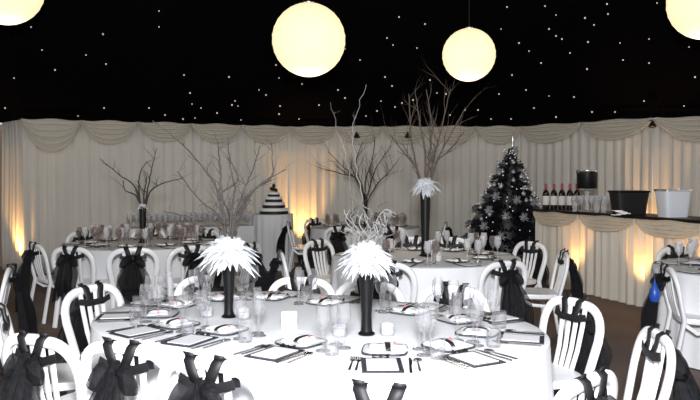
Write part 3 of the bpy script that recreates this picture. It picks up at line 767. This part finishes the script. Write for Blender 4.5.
# clear bottles/glasses by the wine
rb = MB().lathe([(.001, 0), (.03, 0), (.032, .01), (.036, .10), (.0345, .10), (.030, .012), (.001, .01)], 12)
for k in range(14):
    px = 574 + k*2.5; D = 9.55 + R.uniform(-.2, .15)
    GF.put(((px-350)*D/700, D, BH+.002), 0, 'clear stemmed glass among those below the black ice bucket on the bar', 'glasses on the bar')
lb = MB().lathe([(.001, 0), (.03, 0), (.032, .01), (.032, .10), (.026, .13), (.012, .16), (.012, .20), (.001, .205)], 14)
LQ = single('spirit_bottle', lb, 'glass_milky', 'bottle')
for px, D, w in ((575, 9.25, 'left'), (597, 9.0, 'middle'), (604, 8.95, 'right')):
    LQ.put(((px-350)*D/700, D, BH+.002), 0, f'small clear bottle, {w} one before the black ice bucket on the bar', 'small clear bottles on the bar')
# ice bucket on a clear stand
D = 9.30; bx = (587-350)*D/700
s = empty('ice_bucket', (bx, D, 1.385)); tag(s, 'black ice bucket with silver rim raised above the bar glasses', 'ice bucket')
MB().lathe([(.001, 0), (.122, 0), (.128, .01), (.135, .215), (.122, .215), (.118, .02)], 28).build('bucket_body', 'black', s)
MB().lathe([(.137, .205), (.142, .212), (.142, .243), (.137, .247), (.125, .243), (.125, .21)], 28, cap=False).build('silver_rim', 'steel', s)
o = MB().lathe([(.001, 0), (.10, 0), (.105, .01), (.03, .03), (.02, .12), (.03, .27), (.11, .295), (.11, .303), (.001, .303)], 24).build('bucket_stand', 'glass_milky')
o.location = (bx, D, BH+.001); tag(o, 'clear pedestal stand under the black ice bucket on the bar', 'stand')
# black tub and white tub
def tub(name, px, D, w, h, m, lbl, rim, cat):
    t = empty(name, ((px-350)*D/700, D, BH+.001), .15); tag(t, lbl, cat)
    mb = MB(); k = .82
    rr_ = lambda s, z: [(x*w/2*s, y*.13*s, z) for x, y in (sq(2*PI*j/32, 1, 1, .35) for j in range(32))]
    mb.rings([rr_(k, 0), rr_(1, h), rr_(.95, h), rr_(k*.93, .01)]); mb.build('tub_body', m, t)
    mb = MB(); mb.rings([rr_(1.0, h-.02), rr_(1.05, h-.015), rr_(1.06, h+.004), rr_(.95, h+.006)], False); mb.build('tub_rim', rim, t)
    return t
tub('storage_tub', 629, 8.55, .44, .285, 'black_box', 'large black rectangular tub on the bar', 'black', 'tub')
tub('storage_tub', 673, 7.92, .33, .31, 'board', 'white rectangular tub with dark rim at the right end of the bar', 'silver', 'tub')
nm = MB()
for k in range(7): nm.box((R.uniform(-.08, .08), R.uniform(-.03, .03), .008+.008*k), (.10, .07, .008), Matrix.Rotation(R.uniform(-.5, .5), 3, 'Z'))
o = nm.build('paper_napkin_pile', 'white', smooth=False); D = 8.28; o.location = ((621-350)*D/700, D, BH+.001); tag(o, 'loose pile of white paper napkins before the black tub on the bar', 'napkins')

# blue ribbon bag on chair at right
o = MB().lathe([(.001, -.07), (.03, -.06), (.042, -.02), (.035, .03), (.015, .07), (.004, .10), (.001, .12)], 16).build('blue_balloon', 'blue'); o.location = (2.36, 5.40, .62)
MB().tube([(0, 0, .11), (.03, .10, .155), (.06, .19, .17)], .002).build('string', 'blue', o)
tag(o, 'small deflated blue balloon hanging by the chair at the right-edge table', 'balloon')

# ------------------------------------------------------------------ uplights at the curtain feet (real fixtures)
pc = empty('floor_uplight', (0, 0, 0)); tag(pc, 'x', 'uplight')
MB().lathe([(.07, 0), (.075, .02), (.06, .05), (.075, .12), (.078, .18), (.066, .18), (.06, .12)], 20).build('housing', 'can', pc)
MB().lathe([(.001, .15), (.062, .15), (.062, .155), (.001, .158)], 20).build('lens', 'lens', pc)
UK = Kind(pc)
def uplight(x, y, e, label, tilt=0, dirn=(0, 0), size=80, col=(1, .50, .14), h=.22):
    UK.put((x, y, 0), 0, label, 'warm uplights on the floor')
    l = bpy.data.lights.new('uplight_beam', 'SPOT'); l.energy = e; l.color = col; l.spot_size = math.radians(size); l.spot_blend = .9; l.shadow_soft_size = .05
    lo = bpy.data.objects.new('uplight_beam', l); C.objects.link(lo); lo.location = (x, y, h)
    v = Vector((dirn[0], dirn[1], 1)); lo.rotation_euler = v.to_track_quat('-Z', 'Y').to_euler()
uplight(-5.32, 10.98, 75, 'warm floor uplight at the left corner of the curtain wall', dirn=(.0, .45), size=75)
uplight(-.86, 12.42, 150, 'warm floor uplight at the foot of the back curtain beside the cake', dirn=(0, .28), size=65)
uplight(4.66, 10.70, 130, 'warm floor uplight in the right corner behind the bar', dirn=(.03, .12), size=50)
for sdist, e, w in ((.95, 60, 'left'), (2.15, 75, 'middle'), (2.95, 60, 'right')):
    p = b0 + d*sdist - n*.20
    uplight(p.x, p.y, e, f'{w} warm floor uplight glowing through the bar skirt', size=75, dirn=(n.x*.35, n.y*.35))

# ------------------------------------------------------------------ light: camera flash, soft room light
l = bpy.data.lights.new('camera_flash', 'AREA'); l.shape = 'DISK'; l.size = .4; l.energy = 390; l.color = (.95, .97, 1)
lo = bpy.data.objects.new('camera_flash', l); C.objects.link(lo); lo.location = (.02, -.05, 2.05); lo.rotation_euler = (math.radians(86), 0, 0)
w = bpy.data.worlds.new('world'); sc.world = w; w.use_nodes = True
bg = w.node_tree.nodes['Background']; bg.inputs[0].default_value = (1, .95, .90, 1); bg.inputs[1].default_value = .86

sc.view_settings.view_transform = 'Standard'; sc.view_settings.look = 'None'; sc.view_settings.gamma = 1; sc.view_settings.exposure = 0
sc.view_settings.use_curve_mapping = False
sc.cycles.max_bounces = 10; sc.cycles.transparent_max_bounces = 24
